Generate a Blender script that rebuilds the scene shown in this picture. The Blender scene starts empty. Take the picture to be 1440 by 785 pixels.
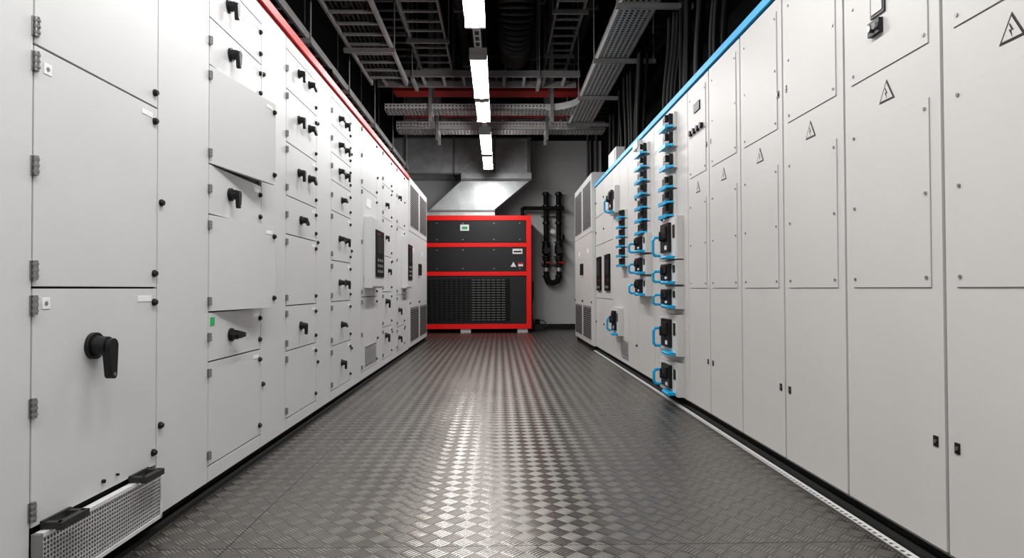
import bpy, math, random
from mathutils import Vector, Matrix
random.seed(7)
scene = bpy.context.scene
A = 1.2045   # left cabinet face at x=-A
B = 1.318    # right cabinet face at x=+B
CEIL = 5.0

# ------------------------------------------------------------------ materials
def new_mat(name):
    m = bpy.data.materials.new(name); m.use_nodes = True
    nt = m.node_tree
    bsdf = nt.nodes.get('Principled BSDF')
    return m, nt, bsdf
def math_n(nt, op, a, b=None, c=None, clamp=False):
    n = nt.nodes.new('ShaderNodeMath'); n.operation = op; n.use_clamp = clamp
    for i, v in enumerate((a, b, c)):
        if v is None: continue
        if isinstance(v, (int, float)): n.inputs[i].default_value = v
        else: nt.links.new(v, n.inputs[i])
    return n.outputs[0]
def obj_coord(nt):
    tc = nt.nodes.new('ShaderNodeTexCoord')
    sp = nt.nodes.new('ShaderNodeSeparateXYZ')
    nt.links.new(tc.outputs['Object'], sp.inputs[0])
    return tc.outputs['Object'], sp.outputs[0], sp.outputs[1], sp.outputs[2]
def mixc(nt, fac, c1, c2):
    n = nt.nodes.new('ShaderNodeMix'); n.data_type = 'RGBA'
    nt.links.new(fac, n.inputs[0])
    for idx, c in ((6, c1), (7, c2)):
        if isinstance(c, tuple): n.inputs[idx].default_value = (*c, 1)
        else: nt.links.new(c, n.inputs[idx])
    return n.outputs[2]
def paint(name, col, rough=0.45, metal=0.0, var=0.04, scale=6.0, bump=0.0, bscale=600, spec=0.5):
    m, nt, b = new_mat(name)
    oc, x, y, z = obj_coord(nt)
    nz = nt.nodes.new('ShaderNodeTexNoise'); nz.inputs['Scale'].default_value = scale
    nz.inputs['Detail'].default_value = 4
    nt.links.new(oc, nz.inputs['Vector'])
    c1 = tuple(max(0, c * (1 - var)) for c in col); c2 = tuple(min(1, c * (1 + var)) for c in col)
    nt.links.new(mixc(nt, nz.outputs[0], c1, c2), b.inputs['Base Color'])
    b.inputs['Roughness'].default_value = rough
    b.inputs['Metallic'].default_value = metal
    b.inputs['Specular IOR Level'].default_value = spec
    if bump > 0:
        n2 = nt.nodes.new('ShaderNodeTexNoise'); n2.inputs['Scale'].default_value = bscale
        nt.links.new(oc, n2.inputs['Vector'])
        bp = nt.nodes.new('ShaderNodeBump'); bp.inputs['Strength'].default_value = bump
        bp.inputs['Distance'].default_value = 0.001
        nt.links.new(n2.outputs[0], bp.inputs['Height'])
        nt.links.new(bp.outputs[0], b.inputs['Normal'])
    return m
M = {}
M['paintL'] = paint('cabinet_paint_light', (0.645, 0.648, 0.652), 0.42, var=0.04, scale=2.5, bump=0.25, bscale=350)
M['paintR'] = paint('cabinet_paint_warm', (0.595, 0.587, 0.575), 0.42, var=0.04, scale=2.5, bump=0.2, bscale=350)
M['frame'] = paint('cabinet_frame_grey', (0.22, 0.22, 0.22), 0.5)
M['gap'] = paint('gap_shade_dark', (0.02, 0.02, 0.02), 0.8)  # dark colour stands in for shade in door gaps and recesses
M['black'] = paint('black_plastic', (0.008, 0.008, 0.009), 0.38)
M['matblack'] = paint('matt_black', (0.006, 0.006, 0.006), 0.75)
M['dark'] = paint('dark_grey_panel', (0.018, 0.018, 0.02), 0.38)
M['rubber'] = paint('dark_handle', (0.03, 0.03, 0.03), 0.5)
M['steel'] = paint('steel_screw', (0.35, 0.35, 0.36), 0.35, metal=0.9)
M['red'] = paint('red_paint', (0.92, 0.008, 0.006), 0.38)
M['blue'] = paint('blue_paint', (0.02, 0.42, 0.78), 0.4)
M['blueh'] = paint('blue_handle_plastic', (0.01, 0.40, 0.70), 0.35)
M['label'] = paint('white_label', (0.85, 0.85, 0.85), 0.5)
M['green'] = paint('green_label', (0.05, 0.45, 0.15), 0.5)
M['screen'] = paint('dark_display', (0.02, 0.022, 0.026), 0.5, spec=0.3)
M['panelblack'] = paint('instrument_black', (0.008, 0.008, 0.009), 0.6, spec=0.2)
M['redled'] = paint('red_indicator', (0.35, 0.02, 0.02), 0.3)
M['galv'] = paint('galvanised_sheet', (0.58, 0.60, 0.61), 0.36, metal=0.5, var=0.35, scale=7)
M['galvd'] = paint('galvanised_strut', (0.25, 0.25, 0.25), 0.5, metal=0.3, var=0.25, scale=9)
M['darkmetal'] = paint('dark_steelwork', (0.015, 0.015, 0.016), 0.5, metal=0.3)
M['cable'] = paint('cable_sheath', (0.006, 0.006, 0.006), 0.6, spec=0.3)
M['housing'] = paint('lamp_housing', (0.45, 0.45, 0.45), 0.5)
M['ceil'] = paint('black_ceiling', (0.004, 0.004, 0.004), 0.9, spec=0.1)
M['redduct'] = paint('red_cable_duct', (0.30, 0.012, 0.01), 0.6)
M['whiteplastic'] = paint('white_plastic', (0.66, 0.66, 0.66), 0.4)

def emis(name, col, s):
    m, nt, b = new_mat(name)
    b.inputs['Base Color'].default_value = (0.9, 0.9, 0.9, 1)
    b.inputs['Emission Color'].default_value = (*col, 1)
    b.inputs['Emission Strength'].default_value = s
    return m
LAMP = 51.0
M['lamp'] = emis('lamp_diffuser', (1.0, 0.99, 0.975), LAMP)

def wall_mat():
    m, nt, b = new_mat('wall_paint_shaded_top')
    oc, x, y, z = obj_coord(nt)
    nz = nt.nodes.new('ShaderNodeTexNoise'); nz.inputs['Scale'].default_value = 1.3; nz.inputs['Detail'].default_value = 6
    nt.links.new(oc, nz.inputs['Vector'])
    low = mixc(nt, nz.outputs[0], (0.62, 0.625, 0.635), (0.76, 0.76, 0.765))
    f = math_n(nt, 'GREATER_THAN', z, 3.95)  # near-black above this height: upper-room darkness painted into the wall colour
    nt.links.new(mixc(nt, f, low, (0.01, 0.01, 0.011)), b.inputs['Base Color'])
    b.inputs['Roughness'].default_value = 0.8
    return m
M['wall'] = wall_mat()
M['walldark'] = paint('wall_painted_shade', (0.008, 0.008, 0.009), 0.9, spec=0.2)  # side walls: near-black colour stands in for the unlit upper room

def floor_mat():
    m, nt, b = new_mat('tread_plate')
    oc, x, y, z = obj_coord(nt)
    s = 1 / 0.058 / math.sqrt(2)
    p = math_n(nt, 'MULTIPLY', math_n(nt, 'ADD', x, y), s)
    q = math_n(nt, 'MULTIPLY', math_n(nt, 'SUBTRACT', x, y), s)
    fp = math_n(nt, 'FLOOR', p); fq = math_n(nt, 'FLOOR', q)
    par = math_n(nt, 'MODULO', math_n(nt, 'ABSOLUTE', math_n(nt, 'ADD', fp, fq)), 2)
    def ridge(a, o):
        st = math_n(nt, 'ABSOLUTE', math_n(nt, 'SINE', math_n(nt, 'MULTIPLY', a, math.pi * 5)))
        st = math_n(nt, 'POWER', st, 2)
        win = math_n(nt, 'POWER', math_n(nt, 'ABSOLUTE', math_n(nt, 'SINE', math_n(nt, 'MULTIPLY', o, math.pi))), 0.4)
        return math_n(nt, 'MULTIPLY', st, win)
    rA = ridge(p, q); rB = ridge(q, p)
    inv = math_n(nt, 'SUBTRACT', 1, par)
    h = math_n(nt, 'ADD', math_n(nt, 'MULTIPLY', rA, par), math_n(nt, 'MULTIPLY', rB, inv))
    nz = nt.nodes.new('ShaderNodeTexNoise'); nz.inputs['Scale'].default_value = 1.6; nz.inputs['Detail'].default_value = 6
    nt.links.new(oc, nz.inputs['Vector'])
    base = mixc(nt, nz.outputs[0], (0.095, 0.089, 0.081), (0.15, 0.141, 0.13))
    col = mixc(nt, math_n(nt, 'MULTIPLY', h, 0.8), base, (0.42, 0.398, 0.37))
    def seam(v, per, off):
        f = math_n(nt, 'FRACT', math_n(nt, 'DIVIDE', math_n(nt, 'ADD', v, off), per))
        return math_n(nt, 'LESS_THAN', f, 0.004 / per)
    sm = math_n(nt, 'MAXIMUM', seam(y, 1.5, 12.9), seam(x, 3.0, 6.9))
    col = mixc(nt, sm, col, (0.02, 0.02, 0.02))
    nt.links.new(col, b.inputs['Base Color'])
    b.inputs['Metallic'].default_value = 0.82
    r = math_n(nt, 'ADD', math_n(nt, 'MULTIPLY', nz.outputs[0], 0.12), 0.19)
    r = math_n(nt, 'ADD', r, math_n(nt, 'MULTIPLY', par, 0.18))
    nt.links.new(r, b.inputs['Roughness'])
    bp = nt.nodes.new('ShaderNodeBump'); bp.inputs['Strength'].default_value = 0.55; bp.inputs['Distance'].default_value = 0.0012
    nt.links.new(h, bp.inputs['Height']); nt.links.new(bp.outputs[0], b.inputs['Normal'])
    return m
M['floor'] = floor_mat()

def perf(name, col, metal, ax1, ax2, p1, p2, r1, r2, rough=0.4):
    """sheet with real see-through slots; ax = 0/1/2 object axes, p=pitch, r=half slot fraction"""
    m, nt, b = new_mat(name)
    oc, x, y, z = obj_coord(nt); ax = (x, y, z)
    def d(a, p):
        f = math_n(nt, 'FRACT', math_n(nt, 'DIVIDE', math_n(nt, 'ADD', a, 50.0), p))
        return math_n(nt, 'ABSOLUTE', math_n(nt, 'SUBTRACT', f, 0.5))
    a = math_n(nt, 'POWER', math_n(nt, 'DIVIDE', d(ax[ax1], p1), r1), 4)
    c = math_n(nt, 'POWER', math_n(nt, 'DIVIDE', d(ax[ax2], p2), r2), 4)
    solid = math_n(nt, 'GREATER_THAN', math_n(nt, 'ADD', a, c), 1.0)
    b.inputs['Base Color'].default_value = (*col, 1); b.inputs['Metallic'].default_value = metal
    b.inputs['Roughness'].default_value = rough
    nt.links.new(solid, b.inputs['Alpha'])
    return m
M['perfx'] = perf('perforated_tray_x', (0.64, 0.64, 0.64), 0.3, 0, 2, 0.05, 0.045, 0.3, 0.2)
M['perfy'] = perf('perforated_tray_y', (0.62, 0.62, 0.62), 0.3, 1, 2, 0.05, 0.045, 0.3, 0.2)
M['perfb'] = perf('perforated_tray_bottom', (0.36, 0.36, 0.36), 0.3, 0, 1, 0.05, 0.05, 0.28, 0.28)
M['mesh'] = perf('perforated_vent', (0.55, 0.55, 0.55), 0.2, 1, 2, 0.012, 0.012, 0.33, 0.33, 0.5)
M['meshw'] = perf('perforated_vent_fine', (0.42, 0.42, 0.42), 0.2, 1, 2, 0.035, 0.022, 0.38, 0.3, 0.5)
M['sill'] = perf('slotted_sill', (0.80, 0.80, 0.78), 0.1, 1, 0, 0.03, 0.03, 0.28, 0.22, 0.45)

# ------------------------------------------------------------------ mesh builder
def T_left(u, w, v): return (-A + w, u, v)
def T_right(u, w, v): return (B - w, u, v)
def T_id(x, y, z): return (x, y, z)
class MB:
    def __init__(s, name, T=T_id):
        s.name = name; s.T = T; s.v = []; s.f = []; s.m = []; s.sm = []; s.mats = []
        o = Vector(T(0, 0, 0)); e = [Vector(T(*k)) - o for k in ((1, 0, 0), (0, 1, 0), (0, 0, 1))]
        s.flip = e[0].cross(e[1]).dot(e[2]) < 0
        s.L = None
    def mi(s, k):
        if k not in s.mats: s.mats.append(k)
        return s.mats.index(k)
    def add(s, pts, faces, mat, smooth=None):
        b = len(s.v)
        for p in pts:
            if s.L is not None: p = s.L @ Vector(p)
            s.v.append(s.T(*p))
        k = s.mi(mat)
        for i, f in enumerate(faces):
            f = [b + j for j in f]
            if s.flip: f.reverse()
            s.f.append(f); s.m.append(k); s.sm.append(bool(smooth[i]) if smooth else False)
    def box(s, a, b, mat):
        x0, y0, z0 = [min(a[i], b[i]) for i in range(3)]; x1, y1, z1 = [max(a[i], b[i]) for i in range(3)]
        p = [(x0,y0,z0),(x1,y0,z0),(x1,y1,z0),(x0,y1,z0),(x0,y0,z1),(x1,y0,z1),(x1,y1,z1),(x0,y1,z1)]
        s.add(p, [(0,3,2,1),(4,5,6,7),(0,1,5,4),(1,2,6,5),(2,3,7,6),(3,0,4,7)], mat)
    def rod(s, p0, p1, r, mat, seg=14, r2=None):
        p0 = Vector(p0); p1 = Vector(p1); r2 = r if r2 is None else r2
        d = (p1 - p0).normalized()
        up = Vector((0, 0, 1)) if abs(d.z) < 0.9 else Vector((1, 0, 0))
        a = d.cross(up).normalized(); c = d.cross(a)
        R0 = [p0 + (a * math.cos(t) + c * math.sin(t)) * r for t in [2 * math.pi * i / seg for i in range(seg)]]
        R1 = [p1 + (a * math.cos(t) + c * math.sin(t)) * r2 for t in [2 * math.pi * i / seg for i in range(seg)]]
        s.add(R0 + R1, [(i, (i + 1) % seg, seg + (i + 1) % seg, seg + i) for i in range(seg)], mat, [1] * seg)
        s.add(R0, [tuple(reversed(range(seg)))], mat); s.add(R1, [tuple(range(seg))], mat)
    def prism(s, poly, w0, w1, mat):
        """poly in (u,v), extruded along w"""
        n = len(poly)
        P = [(u, w0, v) for u, v in poly] + [(u, w1, v) for u, v in poly]
        s.add(P, [tuple(range(n)), tuple(reversed(range(n, 2 * n)))] + [(i, n + i, n + (i + 1) % n, (i + 1) % n) for i in range(n)], mat)
    def tube(s, pts, r, mat, seg=10):
        for i in range(len(pts) - 1): s.rod(pts[i], pts[i + 1], r, mat, seg)
        for p in pts[1:-1]: s.ball(p, r, mat)
    def ball(s, c, r, mat, n=8):
        pts = []; F = []
        for i in range(n + 1):
            t = math.pi * i / n
            for j in range(n):
                a = 2 * math.pi * j / n
                pts.append((c[0] + r * math.sin(t) * math.cos(a), c[1] + r * math.sin(t) * math.sin(a), c[2] + r * math.cos(t)))
        for i in range(n):
            for j in range(n):
                F.append((i * n + j, (i + 1) * n + j, (i + 1) * n + (j + 1) % n, i * n + (j + 1) % n))
        s.add(pts, F, mat, [1] * len(F))
    def build(s, bevel=0.0):
        me = bpy.data.meshes.new(s.name); me.from_pydata(s.v, [], s.f)
        for k in s.mats: me.materials.append(M[k])
        me.polygons.foreach_set('material_index', s.m); me.polygons.foreach_set('use_smooth', s.sm)
        me.update()
        ob = bpy.data.objects.new(s.name, me); scene.collection.objects.link(ob)
        if bevel > 0:
            md = ob.modifiers.new('bevel', 'BEVEL'); md.width = bevel; md.segments = 2; md.limit_method = 'ANGLE'; md.angle_limit = math.radians(60)
        return ob

def capsule(cu, cv, r1, r2, length, ang, n=8):
    """teardrop outline from radius r1 at centre to r2 at end; ang measured from +u"""
    P = []
    for i in range(n + 1):
        t = ang + math.pi / 2 + math.pi * i / n
        P.append((cu + r1 * math.cos(t), cv + r1 * math.sin(t)))
    eu, ev = cu + length * math.cos(ang), cv + length * math.sin(ang)
    for i in range(n + 1):
        t = ang - math.pi / 2 + math.pi * i / n
        P.append((eu + r2 * math.cos(t), ev + r2 * math.sin(t)))
    return P
def rotary(mb, u, v, r=0.027, L=0.052, ang=-math.pi / 2, w=0.0):
    mb.rod((u, w, v), (u, w + r * 0.35, v), r * 1.1, 'black', 20)
    mb.rod((u, w + r * 0.35, v), (u, w + r * 1.3, v), r * 0.85, 'black', 20, r * 0.75)
    mb.prism(capsule(u, v, r * 0.62, r * 0.36, L, ang), w + r * 1.1, w + r * 1.75, 'black')
    eu, ev = u + L * math.cos(ang), v + L * math.sin(ang)
    mb.rod((eu, w + r * 1.75, ev), (eu, w + r * 1.8, ev), r * 0.16, 'steel', 8)
def latch(mb, u, v, w=0.0, r=0.010):
    mb.rod((u, w, v), (u, w + 0.006, v), r * 1.25, 'black', 12)
    mb.rod((u, w + 0.006, v), (u, w + 0.013, v), r, 'black', 12, r * 0.8)
def hinge(mb, u, v, h=0.055):
    mb.rod((u, 0.006, v - h / 2), (u, 0.006, v + h / 2), 0.007, 'steel', 10)
    for k in (-1, 0, 1):
        mb.rod((u, 0.006, v + k * h / 3.2 - 0.003), (u, 0.006, v + k * h / 3.2 + 0.003), 0.0085, 'frame', 10)
    mb.box((u - 0.012, 0, v - h / 2), (u + 0.012, 0.003, v + h / 2), 'steel')
def door(mb, u0, u1, z0, z1, mat, ang=0.0, g=0.003, t=0.02):
    if ang:
        mb.L = Matrix.Translation((u0, 0, 0)) @ Matrix.Rotation(ang, 4, 'Z') @ Matrix.Translation((-u0, 0, 0))
    mb.box((u0 + g, -t, z0 + g), (u1 - g, 0, z1 - g), mat)
def plainbody(mb, u0, u1, top, depth=0.68, mat='gap', side='paintL'):
    mb.box((u0 + 0.001, -depth, 0.05), (u1 - 0.001, -0.03, top), side)
    mb.box((u0 + 0.001, -0.03, 0.052), (u1 - 0.001, -0.014, top - 0.002), mat)  # front plate; the default dark material paints in door-gap shade
    mb.box((u0 + 0.001, -depth, 0.0), (u1 - 0.001, -0.035, 0.05), 'matblack')

# ------------------------------------------------------------------ room shell
X0, X1, Y0, Y1 = -2.15, 2.15, -3.6, 13.2
def slab(name, a, b, mat):
    mb = MB(name); mb.box(a, b, mat); return mb.build()
slab('floor', (X0, Y0, -0.1), (X1, Y1, 0), 'floor')
slab('ceiling', (X0, Y0, CEIL), (X1, Y1, CEIL + 0.1), 'ceil')
slab('wall_left', (X0 - 0.1, Y0, 0), (X0, Y1, CEIL), 'walldark')
slab('wall_right', (X1, Y0, 0), (X1 + 0.1, Y1, CEIL), 'walldark')
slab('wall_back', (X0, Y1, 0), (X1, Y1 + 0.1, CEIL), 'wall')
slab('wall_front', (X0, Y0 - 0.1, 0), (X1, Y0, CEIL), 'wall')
slab('baseboard_back', (X0, Y1 - 0.015, 0), (X1, Y1, 0.11), 'dark')

# ------------------------------------------------------------------ left cabinets
LT = 2.30
def left_col(u0, um, u1, doors, knobs, cable=True, big=False):
    mb = MB('motor_control_cabinet', T_left)
    plainbody(mb, u0, u1, LT)
    for (z0, z1, ang) in doors:
        door(mb, u0, um, z0, z1, 'paintL', ang)
        lz = [z0 + 0.05, z1 - 0.05] if z1 - z0 > 0.15 else [(z0 + z1) / 2]
        for z in lz: latch(mb, um - 0.022, z)
        hz = [z0 + 0.045, z1 - 0.045] if z1 - z0 > 0.25 else [(z0 + z1) / 2]
        if z1 - z0 > 0.5: hz.append((z0 + z1) / 2)
        if not (big and z0 < 0.5):
            mb.box((um - 0.10, 0, z1 - 0.042), (um - 0.035, 0.0015, z1 - 0.024), 'label')
        mb.L = None
        for z in hz: hinge(mb, u0 + 0.002, z, 0.05 if big else 0.035)
    door(mb, u0, um, 0.052, doors[-1][0], 'paintL') if not big else None
    door(mb, u0, um, doors[0][1], LT, 'paintL') if doors[0][1] < LT - 0.01 else None
    if cable:
        door(mb, um, u1, 0.052, LT, 'paintL')
        for z in (0.37, 1.16, 1.95): latch(mb, um + 0.022, z)
    for k in knobs: rotary(mb, *k)
    return mb
D = math.pi
# blank bay nearest to camera and beyond
mb = MB('motor_control_cabinet', T_left); plainbody(mb, 0.70, 1.655, LT)
door(mb, 0.70, 1.27, 0.052, LT, 'paintL'); door(mb, 1.27, 1.655, 0.052, LT, 'paintL'); mb.build(0.0015)
for k in range(4):
    mb = MB('motor_control_cabinet', T_left); a = 0.70 - 0.96 * (k + 1); plainbody(mb, a, a + 0.96, LT)
    for (z0, z1) in ((0.052, 0.85), (0.85, 1.49), (1.49, LT)): door(mb, a, a + 0.58, z0, z1, 'paintL')
    door(mb, a + 0.58, a + 0.96, 0.052, LT, 'paintL')
    rotary(mb, a + 0.27, 0.66, 0.045, 0.10); mb.build(0.0015)
# column 0 : large drawers + perforated vent box
mb = left_col(1.655, 2.250, 2.644, [(1.49, LT, 0), (0.857, 1.49, 0), (0.235, 0.857, 0)], [], big=True)
rotary(mb, 1.90, 0.685, 0.036, 0.085, -D / 2 + 0.05)
mb.box((1.69, 0, 1.425), (1.72, 0.0015, 1.455), 'label'); mb.box((1.69, 0, 0.80), (1.72, 0.0015, 0.83), 'label')
mb.rod((1.705, 0.0015, 1.44), (1.705, 0.0025, 1.44), 0.006, 'frame', 10); mb.rod((1.705, 0.0015, 0.815), (1.705, 0.0025, 0.815), 0.006, 'frame', 10)
mb.box((2.13, 0, 0.81), (2.215, 0.0015, 0.83), 'label')
zt0 = 0.222
mb.box((1.665, 0.001, 0.055), (2.245, 0.024, 0.068), 'whiteplastic')
mb.box((1.665, 0.001, zt0 - 0.012), (2.245, 0.024, zt0), 'whiteplastic')
mb.box((1.657, 0.0, 0.055), (1.668, 0.024, zt0), 'frame'); mb.box((2.238, 0.0, 0.055), (2.248, 0.024, zt0), 'whiteplastic')
mb.box((1.668, 0.019, 0.068), (2.238, 0.022, zt0 - 0.012), 'mesh')
mb.box((1.668, -0.004, 0.068), (2.238, 0.002, zt0 - 0.012), 'gap')
for uu in (1.745, 2.14):     # trapezoid lift-off handles
    h0 = zt0 + 0.001
    for sg in (-1, 1): mb.box((uu + sg * 0.046 - 0.008, 0.0, h0), (uu + sg * 0.046 + 0.008, 0.052, h0 + 0.018), 'rubber')
    mb.box((uu - 0.056, 0.040, h0 - 0.002), (uu + 0.056, 0.058, h0 + 0.018), 'rubber')
    mb.box((uu - 0.056, 0.0, h0), (uu + 0.056, 0.008, h0 + 0.022), 'rubber')
mb.rod((1.95, 0, 0.27), (1.95, 0.008, 0.27), 0.006, 'black', 8); mb.rod((2.02, 0, 0.27), (2.02, 0.008, 0.27), 0.004, 'black', 8)
mb.build(0.0015)
# column 1
mb = left_col(2.644, 3.222, 3.595,
    [(1.99, 2.20, 0), (1.79, 1.99, 0), (1.375, 1.79, math.radians(7.5)), (1.165, 1.375, 0), (0.757, 1.165, math.radians(7.5)), (0.55, 0.757, 0), (0.12, 0.55, 0)],
    [(2.83, 2.115), (2.85, 1.905), (2.85, 1.275), (2.86, 0.648, 0.027, 0.052, -0.05)])
mb.box((2.66, 0, 0.70), (2.70, 0.002, 0.735), 'green'); mb.build(0.0015)
# column 2
kn = []
for z in (2.15, 1.87, 1.55): kn += [(3.82, z, 0.024, 0.045), (4.03, z, 0.024, 0.045, -0.6)]
kn += [(3.86, 1.27, 0.024, 0.045, -0.5), (3.86, 0.63, 0.024, 0.045)]
left_col(3.595, 4.19, 4.557, [(1.995, 2.22, 0), (1.69, 1.995, 0), (1.385, 1.69, 0), (1.165, 1.385, 0), (0.757, 1.165, 0), (0.50, 0.757, 0), (0.12, 0.50, 0)], kn).build(0.0015)
# column 3
kn = []
for z in (2.14, 1.94, 1.74, 1.23, 0.90): kn += [(4.79, z, 0.023, 0.042, -0.3), (4.98, z, 0.023, 0.042, -D / 2)]
kn += [(4.86, 1.53, 0.023, 0.042, -0.2), (4.86, 0.58, 0.023, 0.042, -0.4), (4.86, 0.29, 0.023, 0.042)]
left_col(4.557, 5.15, 5.55, [(2.04, 2.24, 0), (1.84, 2.04, 0), (1.64, 1.84, 0), (1.42, 1.64, 0), (1.06, 1.42, 0), (0.76, 1.06, 0), (0.44, 0.76, 0), (0.12, 0.44, 0)], kn).build(0.0015)
# column 4 with control box
def control_box(mb, u0, u1, w, z0, z1):
    mb.box((u0, 0, z0), (u1, w, z1), 'paintL')
    mb.box((u0 + 0.015, w, z0 + 0.015), (u1 - 0.015, w + 0.012, z1 - 0.015), 'paintL')
    du = u1 - u0; dz = z1 - z0
    mb.box((u0 + du * 0.14, w + 0.012, z0 + dz * 0.16), (u1 - du * 0.14, w + 0.020, z1 - dz * 0.17), 'panelblack')
    mb.box((u0 + du * 0.24, w + 0.020, z0 + dz * 0.5), (u1 - du * 0.24, w + 0.022, z1 - dz * 0.26), 'screen')
    mb.box((u0 + du * 0.24, w + 0.020, z1 - dz * 0.235), (u1 - du * 0.5, w + 0.022, z1 - dz * 0.215), 'redled')
    for i in range(3):
        for j in range(3):
            mb.box((u0 + du * (0.26 + 0.17 * i), w + 0.020, z0 + dz * (0.22 + 0.08 * j)), (u0 + du * (0.36 + 0.17 * i), w + 0.024, z0 + dz * (0.26 + 0.08 * j)), 'frame')
    hinge(mb, u0 + 0.01, z0 + 0.08)
mb = left_col(5.55, 6.25, 6.55, [(1.75, LT, 0), (0.78, 1.75, 0), (0.12, 0.78, 0)], [])
control_box(mb, 5.66, 6.2, 0.075, 0.86, 1.50)
mb.box((5.7, 0, 0.16), (6.2, 0.006, 0.34), 'meshw'); mb.box((5.75, 0, 1.6), (5.95, 0.004, 1.68), 'label')
mb.build(0.0015)
mb = left_col(6.55, 7.1, 7.45, [(1.95, LT, 0), (1.6, 1.95, 0), (1.2, 1.6, 0), (0.82, 1.2, 0), (0.45, 0.82, 0), (0.12, 0.45, 0)],
    [(6.75, 0.72, 0.028, 0.06), (6.72, 0.36, 0.028, 0.06), (6.75, 1.75, 0.022, 0.04), (6.75, 1.4, 0.022, 0.04), (6.9, 1.05, 0.022, 0.04)])
mb.build(0.0015)
mb = left_col(7.45, 8.05, 8.42, [(1.6, LT, 0), (0.78, 1.6, 0), (0.4, 0.78, 0), (0.12, 0.4, 0)], [(7.6, 0.6, 0.025, 0.05), (7.6, 0.27, 0.025, 0.05), (7.6, 1.95, 0.022, 0.04)])
control_box(mb, 7.82, 8.3, 0.06, 0.86, 1.52); mb.build(0.0015)

def vent_cabinet(T, u0, u1, w, top, mat):
    mb = MB('ventilated_cabinet', T)
    mb.box((u0, -0.7, 0.06), (u1, w - 0.02, top), mat); mb.box((u0 + .01, -0.68, 0), (u1 - .01, w - 0.03, 0.06), 'matblack')
    n = 2; du = (u1 - u0) / n
    for i in range(n):
        a = u0 + i * du; b = a + du
        mb.box((a + 0.004, w - 0.02, 0.07), (b - 0.004, w, 1.62), mat)
        mb.box((a + 0.004, w - 0.02, 1.63), (b - 0.004, w, top - 0.01), mat)
        for (z0, z1) in ((0.14, 0.60), (1.70, top - 0.1)):
            mb.box((a + 0.08, w, z0), (b - 0.08, w + 0.004, z1), 'frame')
            z = z0 + 0.02
            while z < z1 - 0.02:
                mb.box((a + 0.1, w + 0.004, z), (b - 0.1, w + 0.006, z + 0.014), 'gap'); z += 0.03
        for s_ in (a + 0.03, b - 0.03): latch(mb, s_, 0.66, w, 0.012)
        mb.box((b - 0.09 if i == 0 else a + 0.05, w, 1.05), (b - 0.05 if i == 0 else a + 0.09, w + 0.03, 1.22), 'black')
        mb.box((a + 0.3, w, 1.35), (a + 0.45, w + 0.002, 1.42), 'label')
    return mb.build(0.002)
vent_cabinet(T_left, 8.43, 10.45, 0.012, 2.36, 'paintL')

# red edge trim on the left cabinets
mb = MB('trim_1', T_left); mb.box((-3.2, -0.1, LT + 0.002), (8.42, 0.018, LT + 0.050), 'red'); mb.build(0.001)

# ------------------------------------------------------------------ right cabinets
RT = 2.225
def triangle(mb, u, v, s):
    r = s * 0.58
    def tri(k, cv=0): return [(u + k * math.cos(a), v + k * math.sin(a)) for a in (D / 2, D / 2 + 2 * D / 3, D / 2 + 4 * D / 3)]
    mb.prism(tri(r), 0.0, 0.0015, 'black'); mb.prism(tri(r * 0.76), 0.0015, 0.0025, 'paintR')
    k = s
    bolt = [(0.05, 0.26), (-0.09, 0.0), (0.0, 0.02), (-0.03, -0.2), (0.10, 0.07), (0.01, 0.05), (0.09, 0.24)]
    mb.prism([(u + a * k, v + b_ * k) for a, b_ in bolt], 0.0025, 0.0032, 'black')
def screws(mb, u0, u1, z0, z1, w, nz=3):
    for z in [z0 + 0.03 + (z1 - z0 - 0.06) * i / (nz - 1) for i in range(nz)]:
        for u in (u0 + 0.016, u1 - 0.016):
            mb.rod((u, w, z), (u, w + 0.004, z), 0.0055, 'steel', 10)
def plate(mb, u0, u1, z0, z1):
    mb.box((u0 - 0.0018, -0.001, z0 - 0.0018), (u1 + 0.0018, 0.0006, z1 + 0.0018), 'frame')
    mb.box((u0, 0, z0), (u1, 0.004, z1), 'paintR')
    screws(mb, u0, u1, z0, z1, 0.004)
def sq_latch(mb, u, v):
    mb.box((u - 0.010, 0, v - 0.016), (u + 0.010, 0.003, v + 0.016), 'black'); mb.rod((u, 0.003, v), (u, 0.007, v), 0.006, 'steel', 10)
def right_cab(u0, u1, lat, tri=True):
    mb = MB('power_distribution_cabinet', T_right)
    plainbody(mb, u0, u1, RT, mat='frame', side='paintR')
    door(mb, u0, u1, 0.06, RT, 'paintR', g=0.007, t=0.035)
    plate(mb, u0 + 0.055, u1 - 0.055, 0.85, 1.43)
    plate(mb, u0 + 0.055, u1 - 0.055, 1.60, 2.16)
    if tri: triangle(mb, (u0 + u1) / 2, 1.507, 0.085)
    for z in (0.385, 1.76): sq_latch(mb, lat, z)
    return mb
ed = [1.325, 1.845, 2.375, 2.895, 3.41, 3.925, 4.37]
mb = right_cab(ed[0], ed[1], ed[1] - 0.045); mb.build(0.002)
mb = right_cab(ed[1], ed[2], ed[1] + 0.045)
mb.box((2.105, 0.004, 1.79), (2.185, 0.010, 1.875), 'black'); mb.box((2.115, 0.010, 1.80), (2.175, 0.013, 1.865), 'paintR')
mb.box((2.12, 0.004, 1.725), (2.185, 0.02, 1.775), 'black'); mb.rod((2.135, 0.02, 1.75), (2.135, 0.03, 1.75), 0.012, 'frame', 12); mb.rod((2.165, 0.02, 1.75), (2.165, 0.03, 1.75), 0.012, 'steel', 12)
mb.build(0.002)
mb = right_cab(ed[2], ed[3], ed[3] - 0.045); mb.build(0.002)
mb = right_cab(ed[3], ed[4], ed[3] + 0.045); mb.build(0.002)
mb = right_cab(ed[4], ed[5], ed[5] - 0.045); mb.build(0.002)
mb = right_cab(ed[5], ed[6], ed[5] + 0.045)
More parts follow.
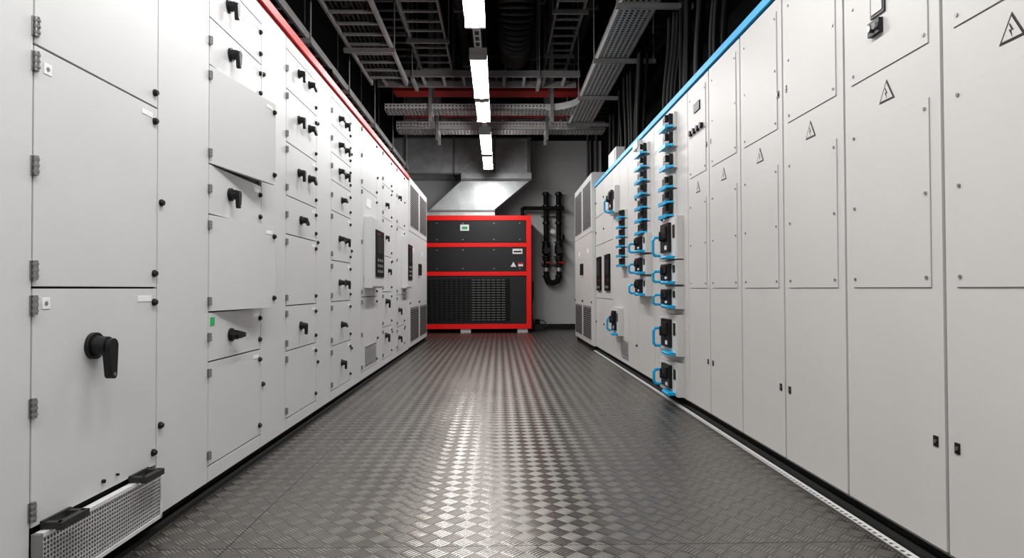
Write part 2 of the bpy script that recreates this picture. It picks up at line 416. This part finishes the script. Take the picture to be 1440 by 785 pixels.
for i in range(4):
    mb.rod((4.04 + i * 0.075, 0.004, 1.90), (4.04 + i * 0.075, 0.025, 1.90), 0.020, 'black', 12)
mb.box((4.08, 0.004, 2.02), (4.2, 0.012, 2.08), 'black'); mb.build(0.002)
for k in range(8):
    a = 1.325 - 0.52 * (k + 1); mb = right_cab(a, a + 0.52, a + 0.045 if k % 2 else a + 0.475); mb.build(0.002)

def small_unit(mb, uc, v, wd=0.30, h=0.10):
    """fused switch module: grey carrier, black switch body with toggle, solid blue grip below it"""
    a, b = uc - wd / 2, uc + wd / 2
    mb.box((a, 0, v - h / 2), (b, 0.022, v + h / 2), 'whiteplastic')
    mb.box((a + 0.03, 0.022, v - h * 0.22), (b - 0.09, 0.052, v + h * 0.44), 'black')
    mb.box((a + 0.06, 0.052, v + h * 0.0), (a + 0.10, 0.074, v + h * 0.4), 'black')
    mb.box((b - 0.08, 0.022, v - h * .1), (b - 0.02, 0.034, v + h * 0.35), 'dark')
    mb.box((a + 0.12, 0.052, v + h * 0.1), (a + 0.14, 0.054, v + h * 0.3), 'label')
    # solid blue grip: tapered shelf with a down-turned lip
    z0, z1 = v - h * 0.46, v - h * 0.30
    g = [(a + 0.01, 0.022), (b - 0.05, 0.022), (b - 0.08, 0.078), (a + 0.03, 0.078)]
    mb.add([(u, w, z0) for u, w in g] + [(u, w, z1) for u, w in g],
           [(0, 3, 2, 1), (4, 5, 6, 7), (0, 1, 5, 4), (1, 2, 6, 5), (2, 3, 7, 6), (3, 0, 4, 7)], 'blueh')
    mb.box((a + 0.03, 0.070, z0 - h * 0.08), (b - 0.08, 0.082, z1 + h * 0.04), 'blueh')
def big_unit(mb, u0, u1, z0, z1):
    mb.box((u0, 0, z0), (u1, 0.05, z1), 'paintR')
    mb.box((u0 + 0.03, 0.05, z0 + 0.02), (u1 - 0.03, 0.054, z1 - 0.02), 'whiteplastic')
    du = u1 - u0; dz = z1 - z0
    mb.box((u0 + du * .26, 0.054, z0 + dz * .18), (u0 + du * .70, 0.078, z1 - dz * .12), 'black')
    mb.box((u0 + du * .34, 0.078, z0 + dz * .5), (u0 + du * .6, 0.092, z1 - dz * .2), 'dark')
    rotary(mb, u0 + du * .48, z0 + dz * .5, min(0.022, dz * .1), min(0.05, dz * .22), D / 2, 0.078)
    mb.box((u0 + du * .08, 0.054, z0 + dz * .5), (u0 + du * .18, 0.058, z1 - dz * .2), 'dark')
    mb.box((u0 + du * .34, 0.078, z0 + dz * .24), (u0 + du * .45, 0.080, z0 + dz * .34), 'label')
    # rounded blue pull handle on the far side
    h0 = z0 + dz * .14; h1 = z0 + dz * .60; uf = u1 - du * .10; r = min(0.011, dz * 0.06)
    mb.tube([(uf, 0.05, h0), (uf, 0.095, h0), (uf, 0.110, h0 + dz * .08), (uf, 0.110, h1 - dz * .08), (uf, 0.095, h1), (uf, 0.05, h1)], r, 'blueh', 8)
    # blue racking lever at the bottom: solid shelf and round grip
    mb.box((u0 + du * .12, 0.05, z0 + 0.004), (u0 + du * .55, 0.085, z0 + 0.024), 'blueh')
    mb.rod((u0 + du * .10, 0.10, z0 + 0.014), (u0 + du * .42, 0.10, z0 + 0.014), 0.012, 'blueh', 10)
    mb.box((u0 + du * .14, 0.08, z0 + 0.006), (u0 + du * .22, 0.10, z0 + 0.022), 'blueh')
def sg_body(u0, u1, um=None):
    mb = MB('withdrawable_switchgear_cabinet', T_right)
    plainbody(mb, u0, u1, RT, mat='frame', side='paintR')
    if um: door(mb, u0, um, 0.06, RT, 'paintR', g=0.004, t=0.03); door(mb, um, u1, 0.06, RT, 'paintR', g=0.004, t=0.03)
    else: door(mb, u0, u1, 0.06, RT, 'paintR', g=0.004, t=0.03)
    return mb
# bay A
mb = sg_body(4.37, 5.33, 5.03)
for z in (2.10, 1.96, 1.80): small_unit(mb, 4.78, z, 0.30, 0.115)
for z in (1.645, 1.53, 1.43): small_unit(mb, 4.80, z, 0.32, 0.10)
for (a, b_) in ((1.06, 1.37), (0.875, 1.05), (0.70, 0.86), (0.36, 0.655), (0.07, 0.31)): big_unit(mb, 4.48, 4.99, a, b_)
for z in (0.2, 0.6, 1.0, 1.4, 1.8): latch(mb, 5.07, z)
mb.build(0.002)
mb = sg_body(5.33, 6.4, 5.98)
for z in (2.08, 1.96, 1.84, 1.72, 1.60, 1.49, 1.38): small_unit(mb, 5.65, z, 0.36, 0.10)
for z in (1.24, 1.05, 0.86): big_unit(mb, 5.42, 5.9, z - 0.08, z + 0.09)
for z in (0.3, 1.0, 1.7): latch(mb, 6.03, z)
mb.box((5.75, 0, 2.14), (5.95, 0.05, 2.21), 'whiteplastic')
mb.build(0.002)
mb = sg_body(6.4, 7.3, 6.85)
big_unit(mb, 6.88, 7.24, 1.68, 1.98); big_unit(mb, 6.7, 7.1, 0.34, 0.64)
for z in (1.62, 1.52, 1.42, 1.32, 1.22, 1.12): small_unit(mb, 6.6, z, 0.30, 0.09)
mb.box((6.45, 0, 0.12), (6.8, 0.01, 0.3), 'meshw')
mb.build(0.002)
mb = MB('metering_cabinet', T_right)
plainbody(mb, 7.3, 8.58, RT, mat='frame', side='paintR')
for (a, b_) in ((7.3, 7.95), (7.95, 8.58)):
    for (z0, z1) in ((0.06, 0.72), (0.72, 1.42), (1.42, 1.8), (1.8, RT)): door(mb, a, b_, z0, z1, 'paintR', g=0.004)
    mb.box((a + 0.16, 0, 0.82), (b_ - 0.16, 0.02, 1.26), 'panelblack'); mb.box((a + 0.2, 0.02, 1.02), (b_ - 0.2, 0.022, 1.2), 'screen')
    mb.box((a + 0.2, 0.02, 0.94), (a + 0.27, 0.022, 0.96), 'redled')
    for i in range(3): mb.box((a + 0.2 + i * 0.08, 0.02, 0.85), (a + 0.24 + i * 0.08, 0.026, 0.88), 'frame')
    for z in (0.4, 1.6, 2.0): latch(mb, b_ - 0.04, z)
mb.build(0.002)
vent_cabinet(T_right, 8.59, 10.5, 0.055, 2.44, 'paintR')
mb = MB('trim_2', T_right); mb.box((-2.9, -0.08, RT + 0.002), (8.58, 0.016, RT + 0.045), 'blue'); mb.build(0.001)
# slotted white sill strip on the floor
mb = MB('trim_3', T_right); mb.box((-2.9, -0.033, 0.0), (8.58, 0.004, 0.018), 'gap')
mb.box((-2.9, 0.012, 0.001), (8.58, 0.042, 0.005), 'frame'); mb.box((-2.9, 0.012, 0.006), (8.58, 0.042, 0.008), 'sill')
mb.build()
mb = MB('trim_4', T_left); mb.box((-3.2, -0.034, 0.0), (10.45, 0.006, 0.018), 'matblack'); mb.build()
# small boxes on top of right cabinets
mb = MB('junction_box'); mb.box((1.36, 7.3, RT + 0.003), (1.7, 7.8, 2.50), 'whiteplastic'); mb.box((1.352, 7.35, 2.28), (1.36, 7.75, 2.48), 'paintR'); mb.build(0.004)

# ------------------------------------------------------------------ air conditioning unit
mb = MB('air_conditioning_unit')
ax0, ax1, ay = -1.72, 0.62, 12.2; zt = 2.265; zb = 0.075; fr = 0.095
mb.box((ax0 + 0.03, ay + 0.03, zb + 0.02), (ax1 - 0.03, ay + 0.85, zt - 0.02), 'dark')
for z in (zb, 1.10, 1.655, zt - fr):
    mb.box((ax0, ay, z), (ax1, ay + 0.05, z + fr * (0.85 if 0.1 < z < 2 else 1)), 'red')
for x in (ax0, ax1 - fr): mb.box((x, ay - 0.001, zb), (x + fr, ay + 0.05, zt), 'red')
for z in (zb, zt - fr):
    mb.box((ax1 - 0.06, ay + 0.05, z), (ax1, ay + 0.86, z + fr), 'red')
mb.box((ax1 - 0.06, ay + 0.8, zb), (ax1, ay + 0.86, zt), 'red')
for (z0, z1) in ((1.19, 1.65), (1.75, 2.165)):
    mb.box((ax0 + fr + .01, ay + 0.012, z0), (ax1 - fr - .01, ay + 0.03, z1), 'dark')
    for x in (-1.2, -0.7, -0.1, 0.4):
        for z in (z0 + 0.05, z1 - 0.05): mb.rod((x, ay + 0.012, z), (x, ay + 0.004, z), 0.012, 'steel', 10)
mb.box((ax0 + fr + .01, ay + 0.015, 0.18), (ax1 - fr - .01, ay + 0.03, 1.09), 'dark')
# louvred grille
gx0, gx1, gz0, gz1 = -1.5, 0.21, 0.22, 1.04
mb.box((gx0, ay + 0.004, gz0), (gx1, ay + 0.015, gz1), 'matblack')
n = 17
for i in range(n):
    z = gz0 + 0.02 + (gz1 - gz0 - 0.05) * i / (n - 1)
    mb.box((gx0 + .01, ay - 0.006, z), (-0.58, ay + 0.006, z + 0.014), 'dark')
    mb.box((-0.56, ay - 0.006, z), (gx1 - 0.08, ay + 0.006, z + 0.014), 'frame')
x = gx0
while x < gx1 - 0.06:
    mb.box((x, ay - 0.012, gz0), (x + 0.022, ay + 0.004, gz1), 'dark' if x < -0.6 else 'matblack'); x += 0.095
mb.box((-0.75, ay + 0.005, 1.97), (-0.58, ay + 0.011, 2.09), 'label')
mb.box((-0.715, ay + 0.003, 2.0), (-0.61, ay + 0.005, 2.05), 'green')
mb.box((0.26, ay + 0.005, 1.52), (0.45, ay + 0.011, 1.62), 'label'); mb.box((0.28, ay + 0.003, 1.55), (0.43, ay + 0.005, 1.58), 'dark')
mb.prism([(0.22, 1.27), (0.33, 1.27), (0.275, 1.37)], ay + 0.004, ay + 0.011, 'label')
mb.box((0.36, ay + 0.005, 1.27), (0.47, ay + 0.011, 1.36), 'redled'); mb.box((0.37, ay + 0.003, 1.28), (0.46, ay + 0.005, 1.32), 'label')
for x in (-1.5, -0.65, 0.45): mb.box((x - 0.1, ay + 0.03, 0), (x + 0.1, ay + 0.8, zb), 'whiteplastic')
mb.build(0.004)

# ------------------------------------------------------------------ sheet metal ducting over it
mb = MB('air_duct')
def loft(mb, r0, r1, mat):
    # r=(x0,x1,y0,y1,z)
    def q(r): return [(r[0], r[2], r[4]), (r[1], r[2], r[4]), (r[1], r[3], r[4]), (r[0], r[3], r[4])]
    mb.add(q(r0) + q(r1), [(0, 3, 2, 1), (4, 5, 6, 7), (0, 1, 5, 4), (1, 2, 6, 5), (2, 3, 7, 6), (3, 0, 4, 7)], mat)
mb.box((-2.1, 12.45, 3.12), (0.62, 13.15, 3.82), 'galv')
loft(mb, (-1.38, -0.12, 12.35, 13.0, 2.37), (-0.72, 0.62, 12.35, 13.0, 2.98), 'galv')
mb.box((-1.42, 12.31, 2.27), (-0.08, 13.02, 2.37), 'galv')
mb.box((-0.74, 12.33, 2.98), (0.64, 13.02, 3.12), 'galv')
mb.box((-0.74, 12.30, 2.96), (0.64, 12.33, 3.0), 'galvd'); mb.box((-1.42, 12.29, 2.35), (-0.08, 12.31, 2.385), 'galvd')
for x in (-1.85, -0.9, -0.1, 0.56):
    mb.box((x, 12.42, 3.10), (x + 0.035, 13.17, 3.85), 'galvd')
for z in (3.1, 3.8): mb.box((-2.1, 12.42, z), (0.64, 12.45, z + 0.03), 'galvd')
mb.rod((-0.85, 12.45, 3.14), (-0.12, 12.45, 3.8), 0.004, 'galvd', 6)
mb.box((-1.9, 12.6, 3.82), (-1.2, 13.1, CEIL), 'galv')
mb.build(0.003)

# flexible duct hanging from the ceiling
mb = MB('flexible_duct')
prev = None
for i in range(26):
    t = i / 25
    if t < 0.5: c = Vector((0.22, 7.62, CEIL - 0.02 - t * 1.1)); 
    else:
        a = (t - 0.5) * 2 * D / 2; c = Vector((0.22, 7.62 + 0.42 * (1 - math.cos(a)), CEIL - 0.57 - 0.42 * math.sin(a)))
    if prev is not None:
        mid = (prev + c) / 2
        mb.rod(prev, mid, 0.205, 'rubber', 24, 0.225); mb.rod(mid, c, 0.225, 'rubber', 24, 0.205)
    prev = c
mb.rod((0.22, 8.04, CEIL - 0.99), (0.22, 8.5, CEIL - 0.99), 0.2, 'darkmetal', 24)
mb.build()

# ------------------------------------------------------------------ black insulated pipes on back wall
mb = MB('wall_pipes')
yw = 13.02
mb.tube([(0.48, 12.9, 2.28), (0.48, 12.9, 2.47), (0.52, 12.95, 2.50), (1.33, 12.95, 2.50)], 0.04, 'matblack')
for x in (0.97, 1.23):
    mb.rod((x, yw, 1.08), (x, yw, 2.84), 0.052, 'matblack', 16)
    for z in (1.1, 1.45, 1.75, 2.2, 2.55, 2.8): mb.rod((x, yw, z - 0.02), (x, yw, z + 0.02), 0.075, 'dark', 16)
    for z in (1.32, 1.5, 1.8): mb.rod((x, yw, z - 0.015), (x, yw, z + 0.015), 0.088, 'rubber', 16)
    mb.rod((x, yw, 1.57), (x, yw, 1.73), 0.085, 'black', 14)
    mb.rod((x, yw - 0.06, 1.63), (x, yw - 0.17, 1.63), 0.02, 'steel', 8)
    mb.rod((x, yw - 0.17, 1.63), (x, yw - 0.19, 1.63), 0.07, 'dark', 16)
    mb.box((x - 0.02, yw - 0.12, 1.36), (x + 0.13, yw - 0.10, 1.40), 'redled')
    mb.rod((x, yw - 0.03, 1.38), (x, yw - 0.11, 1.38), 0.018, 'steel', 8)
    mb.rod((x, yw, 1.2), (x, yw, 1.28), 0.06, 'galv', 14)
mb.rod((1.30, yw - 0.05, 1.86), (1.30, yw - 0.05, 1.95), 0.05, 'black', 12)
mb.rod((1.10, yw - 0.05, 2.02), (1.10, yw - 0.08, 2.02), 0.05, 'label', 16); mb.rod((1.02, yw, 2.02), (1.10, yw - 0.04, 2.02), 0.012, 'steel', 8)
mb.tube([(0.97, yw, 1.1), (1.0, yw, 1.0), (1.1, yw, 0.96), (1.2, yw, 1.0), (1.23, yw, 1.1)], 0.055, 'matblack', 12)
for z in (1.35, 2.35): mb.box((0.88, yw + 0.05, z), (1.32, 13.2, z + 0.04), 'galvd')
mb.build()
mb = MB('drain_pump')
mb.box((0.72, 12.85, 0), (0.92, 13.1, 0.12), 'dark'); mb.rod((0.78, 12.95, 0.12), (0.78, 12.95, 0.22), 0.05, 'black', 12)
mb.tube([(0.72, 12.95, 0.16), (0.66, 12.95, 0.22), (0.66, 13.0, 0.5), (0.7, 13.1, 0.7), (0.7, 13.17, 1.0)], 0.012, 'cable', 8)
mb.tube([(0.92, 12.95, 0.06), (0.98, 12.9, 0.1), (0.9, 12.85, 0.2), (0.82, 12.9, 0.2)], 0.012, 'galvd', 8)
mb.build()
mb = MB('wall_conduits')
for i in range(3): mb.rod((1.86 + i * 0.09, 13.16, 2.3), (1.86 + i * 0.09, 13.16, CEIL), 0.025, 'darkmetal' if i % 2 else 'galvd', 10)
mb.build()

# ------------------------------------------------------------------ linear ceiling lights on a rail
ZL = 3.05; XL = -0.195
def light(u0, u1):
    mb = MB('linear_ceiling_light')
    mb.box((XL - 0.085, u0, ZL + 0.045), (XL + 0.085, u1, ZL + 0.10), 'housing')
    n = 10; prof = [(XL + 0.075 * math.cos(D + D * i / n), ZL + 0.045 + 0.06 * math.sin(D + D * i / n)) for i in range(n + 1)]
    a = [(x, u0 + 0.03, z) for x, z in prof]; b = [(x, u1 - 0.03, z) for x, z in prof]
    k = n + 1
    mb.add(a + b, [(i, i + 1, k + i + 1, k + i) for i in range(n)], 'lamp', [1] * n)
    mb.add(a, [tuple(range(k))], 'housing'); mb.add(b, [tuple(reversed(range(k)))], 'housing')
    for y in (u0, u1 - 0.03): mb.box((XL - 0.085, y, ZL - 0.01), (XL + 0.085, y + 0.03, ZL + 0.05), 'housing')
    return mb.build()
for (a, b_) in ((-3.0, -1.7), (-1.5, -0.2), (0.2, 1.5), (1.7, 3.0), (3.95, 5.3), (6.0, 7.27), (7.38, 8.3), (8.95, 10.3), (10.45, 11.6)):
    light(a, b_)
mb = MB('lighting_rail')
mb.box((XL - 0.035, -3.2, ZL + 0.102), (XL + 0.035, 11.9, ZL + 0.15), 'housing')
for y in (-2.5, -0.5, 1.6, 3.5, 5.65, 8.5, 11.2):
    for dx in (-0.02, 0.02): mb.rod((XL + dx, y, ZL + 0.15), (XL + dx, y, CEIL), 0.006, 'galvd', 6)
for i in range(5):
    mb.box((XL - 0.018, 5.36 + i * 0.13, ZL + 0.099), (XL + 0.018, 5.44 + i * 0.13, ZL + 0.102), 'dark')
mb.build()

# ------------------------------------------------------------------ cable trays and ladders
def tray_x(y, z, x0, x1, wd=0.25, h=0.09, mat='perfx', hangers=(-0.93, 0.73), bend=None):
    mb = MB('cable_tray')
    xa = x1 - (0.4 if bend else 0)
    mb.box((x0, y, z), (xa, y + 0.003, z + h), mat); mb.box((x0, y + wd, z), (x1, y + wd + 0.003, z + h), mat)
    for zz in (z - 0.004, z + h - 0.008): mb.box((x0, y - 0.006, zz), (xa, y + 0.012, zz + 0.012), 'galvd')
    mb.box((x0, y, z - 0.003), (xa, y + wd, z), 'perfb')
    if bend:   # swept fitting joining the longitudinal tray
        arc = [(xa + 0.4 * math.sin(t), y - 0.4 * (1 - math.cos(t))) for t in [D / 2 * i / 8 for i in range(9)]]
        pts = [(px, py, z) for px, py in arc] + [(px, py, z + h) for px, py in arc]
        mb.add(pts, [(i, i + 1, 10 + i, 9 + i) for i in range(8)], 'galv', [1] * 8)
        fan = [(px, py, z) for px, py in arc] + [(x1, y + wd, z), (xa, y + wd, z)]
        mb.add(fan, [tuple(range(len(fan)))], 'perfb')
    for x in hangers:
        for yy in (y - 0.02, y + wd + 0.02): mb.box((x - 0.022, yy - 0.012, z - 0.16), (x + 0.022, yy + 0.012, CEIL), 'galvd')
        mb.box((x - 0.02, y - 0.04, z - 0.045), (x + 0.02, y + wd + 0.04, z - 0.004), 'galvd')
    mb.build()
def tray_y(x0, x1, z, y0, y1, h=0.10):
    mb = MB('cable_tray')
    for x in (x0, x1): mb.box((x, y0, z), (x + 0.003, y1, z + h), 'perfy')
    for x in (x0, x1):
        for zz in (z - 0.004, z + h - 0.008): mb.box((x - 0.01, y0, zz), (x + 0.012, y1, zz + 0.012), 'galvd')
    mb.box((x0, y0, z - 0.003), (x1, y1, z), 'perfb')
    y = y0 + 0.5
    while y < y1:
        mb.box((x0 - 0.06, y, z - 0.05), (x1 + 0.3, y + 0.04, z - 0.008), 'galvd')
        for x in (x0 - 0.05, x1 + 0.28): mb.rod((x, y + 0.02, z - 0.05), (x, y + 0.02, CEIL), 0.008, 'galvd', 6)
        y += 1.3
    mb.build()
def ladder_y(x0, x1, z, y0, y1, rung=0.25, mat='galvd'):
    mb = MB('cable_ladder')
    for x in (x0, x1): mb.box((x - 0.012, y0, z), (x + 0.012, y1, z + 0.07), mat)
    y = y0 + 0.1
    while y < y1: mb.box((x0, y, z + 0.01), (x1, y + 0.035, z + 0.03), mat); y += rung
    y = y0 + 0.6
    while y < y1:
        mb.box((x0 - 0.05, y, z - 0.045), (x1 + 0.05, y + 0.04, z - 0.002), mat)
        for x in (x0 - 0.04, x1 + 0.04): mb.rod((x, y + 0.02, z - 0.04), (x, y + 0.02, CEIL), 0.008, mat, 6)
        y += 1.4
    mb.build()
def ladder_x(y0, y1, z, x0, x1, mat='galvd', rung=0.25):
    mb = MB('cable_ladder')
    for y in (y0, y1): mb.box((x0, y - 0.012, z), (x1, y + 0.012, z + 0.08), mat)
    x = x0 + 0.1
    while x < x1: mb.box((x, y0, z + 0.01), (x + 0.035, y1, z + 0.03), mat); x += rung
    for x in (x0 + 0.5, x1 - 0.5): 
        for y in (y0 - 0.03, y1 + 0.03): mb.rod((x, y, z), (x, y, CEIL), 0.01, mat, 6)
        mb.box((x - 0.02, y0 - 0.04, z - 0.04), (x + 0.02, y1 + 0.04, z - 0.001), mat)
    mb.build()
tray_x(9.55, 3.26, -1.55, 1.62, 0.3, 0.13)
tray_x(8.6, 3.285, -1.55, 1.055, 0.25, 0.09, bend=True)
ladder_x(7.7, 8.1, 3.44, -1.55, 1.0)
ladder_x(9.0, 9.3, 3.88, -1.15, 0.6)
ladder_x(10.7, 11.1, 3.72, -1.55, 1.4)
ladder_x(9.95, 10.35, 3.42, -1.4, 1.3)
tray_y(1.06, 1.36, 3.28, 2.2, 9.5)
ladder_y(-1.52, -1.10, 3.30, 3.0, 7.6)
ladder_y(-1.02, -0.62, 3.75, 2.5, 8.6)
ladder_y(-2.05, -1.65, 3.0, 2.0, 11.5)
ladder_y(-1.62, -1.2, 4.2, 2.0, 9.6)
ladder_y(1.45, 1.95, 3.75, 2.0, 12.0, mat='darkmetal')
ladder_y(0.68, 1.0, 4.1, 2.5, 9.7)
# overhead service pipes running the length of the room
mb = MB('service_pipe')
for (x, z, r) in ((-0.5, 4.45, 0.06), (-0.36, 4.45, 0.04), (0.55, 4.55, 0.05), (1.2, 4.5, 0.07)):
    mb.rod((x, 1.0, z), (x, 12.4, z), r, 'rubber', 12)
    for y in (2, 4, 6, 8, 10, 12): mb.box((x - r - .01, y, z - r - .01), (x + r + .01, y + 0.03, z + r + .01), 'galvd'); mb.rod((x, y + .015, z + r), (x, y + .015, CEIL), 0.006, 'galvd', 6)
mb.build()
# red cable ducts
mb = MB('red_cable_duct')
for (y, z, h) in ((10.0, 3.64, 0.12), (11.4, 3.80, 0.16), (8.95, 3.66, 0.05), (10.0, 4.02, 0.10)):
    mb.box((-1.5, y, z), (1.3, y + 0.3, z + h), 'redduct')
    for x in (-1.3, 1.1): mb.rod((x, y + 0.15, z + h), (x, y + 0.15, CEIL), 0.01, 'galvd', 6)
mb.build(0.003)
# steel beams
for y in (1.0, 4.2, 7.1, 10.6):
    mb = MB('ceiling_beam')
    mb.box((X0, y - 0.09, CEIL - 0.25), (X1, y + 0.09, CEIL - 0.235), 'darkmetal'); mb.box((X0, y - 0.006, CEIL - 0.235), (X1, y + 0.006, CEIL - 0.012), 'darkmetal'); mb.box((X0, y - 0.09, CEIL - 0.012), (X1, y + 0.09, CEIL), 'darkmetal')
    mb.build()

# ------------------------------------------------------------------ cables
def cables(name, paths, mat):
    cu = bpy.data.curves.new(name, 'CURVE'); cu.dimensions = '3D'; cu.bevel_depth = 0.014; cu.bevel_resolution = 2; cu.resolution_u = 8
    for pts, r in paths:
        sp = cu.splines.new('BEZIER'); sp.bezier_points.add(len(pts) - 1)
        for bp_, p in zip(sp.bezier_points, pts):
            bp_.co = p; bp_.handle_left_type = bp_.handle_right_type = 'AUTO'; bp_.radius = r
    cu.materials.append(M[mat]); ob = bpy.data.objects.new(name, cu); scene.collection.objects.link(ob); return ob
P = []
for g in range(15):       # drops: one group per cabinet, sweeping up to the tray
    yg = 2.4 + g * 0.45; xg = random.uniform(1.45, 1.8); lean = random.uniform(-0.15, 0.35)
    for i in range(6):
        y = yg + i * 0.035; x = xg + random.uniform(-0.06, 0.06); dy = lean + random.uniform(0.0, 0.1)
        P.append(([(x, y, RT - 0.02), (x, y, 2.6), (x + 0.03 - 0.1 * lean, y + dy * 0.5, 3.1), (x + 0.03, y + dy, 3.55), (x + 0.05, y + dy + 0.3, 3.80)], random.uniform(0.9, 1.7)))
for i in range(14):
    x = 1.47 + i * 0.034
    P.append(([(x, 2.0, 3.8 + 0.02 * (i % 3)), (x + .02, 5, 3.8), (x - .02, 8, 3.82), (x, 12, 3.8)], 1.3))
for i in range(6):
    x = 1.1 + i * 0.04
    P.append(([(x, 2.2, 3.31), (x + .01, 5, 3.31), (x - .01, 9.4, 3.31)], 1.2))
cables('power_cable_bundle', P, 'cable')
P = []
for g in range(6):
    yg = 3.2 + g * 0.95; xg = random.uniform(-1.75, -1.55)
    for i in range(4):
        y = yg + i * 0.035; x = xg + random.uniform(-0.04, 0.04)
        P.append(([(x, y, LT - 0.02), (x, y, 2.65), (x - 0.1, y + 0.1, 2.95), (x - 0.15, y + 0.35, 3.06), (x - 0.15, y + 0.9, 3.06)], random.uniform(0.8, 1.4)))
for i in range(8):
    x = -1.47 + i * 0.045
    P.append(([(x, 3.0, 3.345), (x + .01, 5, 3.345), (x - .01, 7.5, 3.345)], 1.2))
cables('power_cable_bundle', P, 'cable')

# ------------------------------------------------------------------ world, camera
w = bpy.data.worlds.new('world'); scene.world = w; w.use_nodes = True
w.node_tree.nodes['Background'].inputs[0].default_value = (0.5, 0.52, 0.55, 1); w.node_tree.nodes['Background'].inputs[1].default_value = 0.05
cam = bpy.data.cameras.new('camera'); co = bpy.data.objects.new('camera', cam); scene.collection.objects.link(co)
cam.sensor_width = 36; cam.lens = 889 / 1440 * 36; cam.clip_start = 0.05; cam.clip_end = 100
R = Matrix.Rotation(math.radians(-1.16), 4, 'Z') @ Matrix.Rotation(math.radians(90 + 0.87), 4, 'X') @ Matrix.Rotation(math.radians(-0.2), 4, 'Z')
co.matrix_world = Matrix.Translation((0, 0, 0.85)) @ R
scene.camera = co
scene.view_settings.view_transform = 'Standard'
try: scene.view_settings.look = 'Medium High Contrast'
except Exception: scene.view_settings.look = 'None'
scene.view_settings.exposure = 0.0
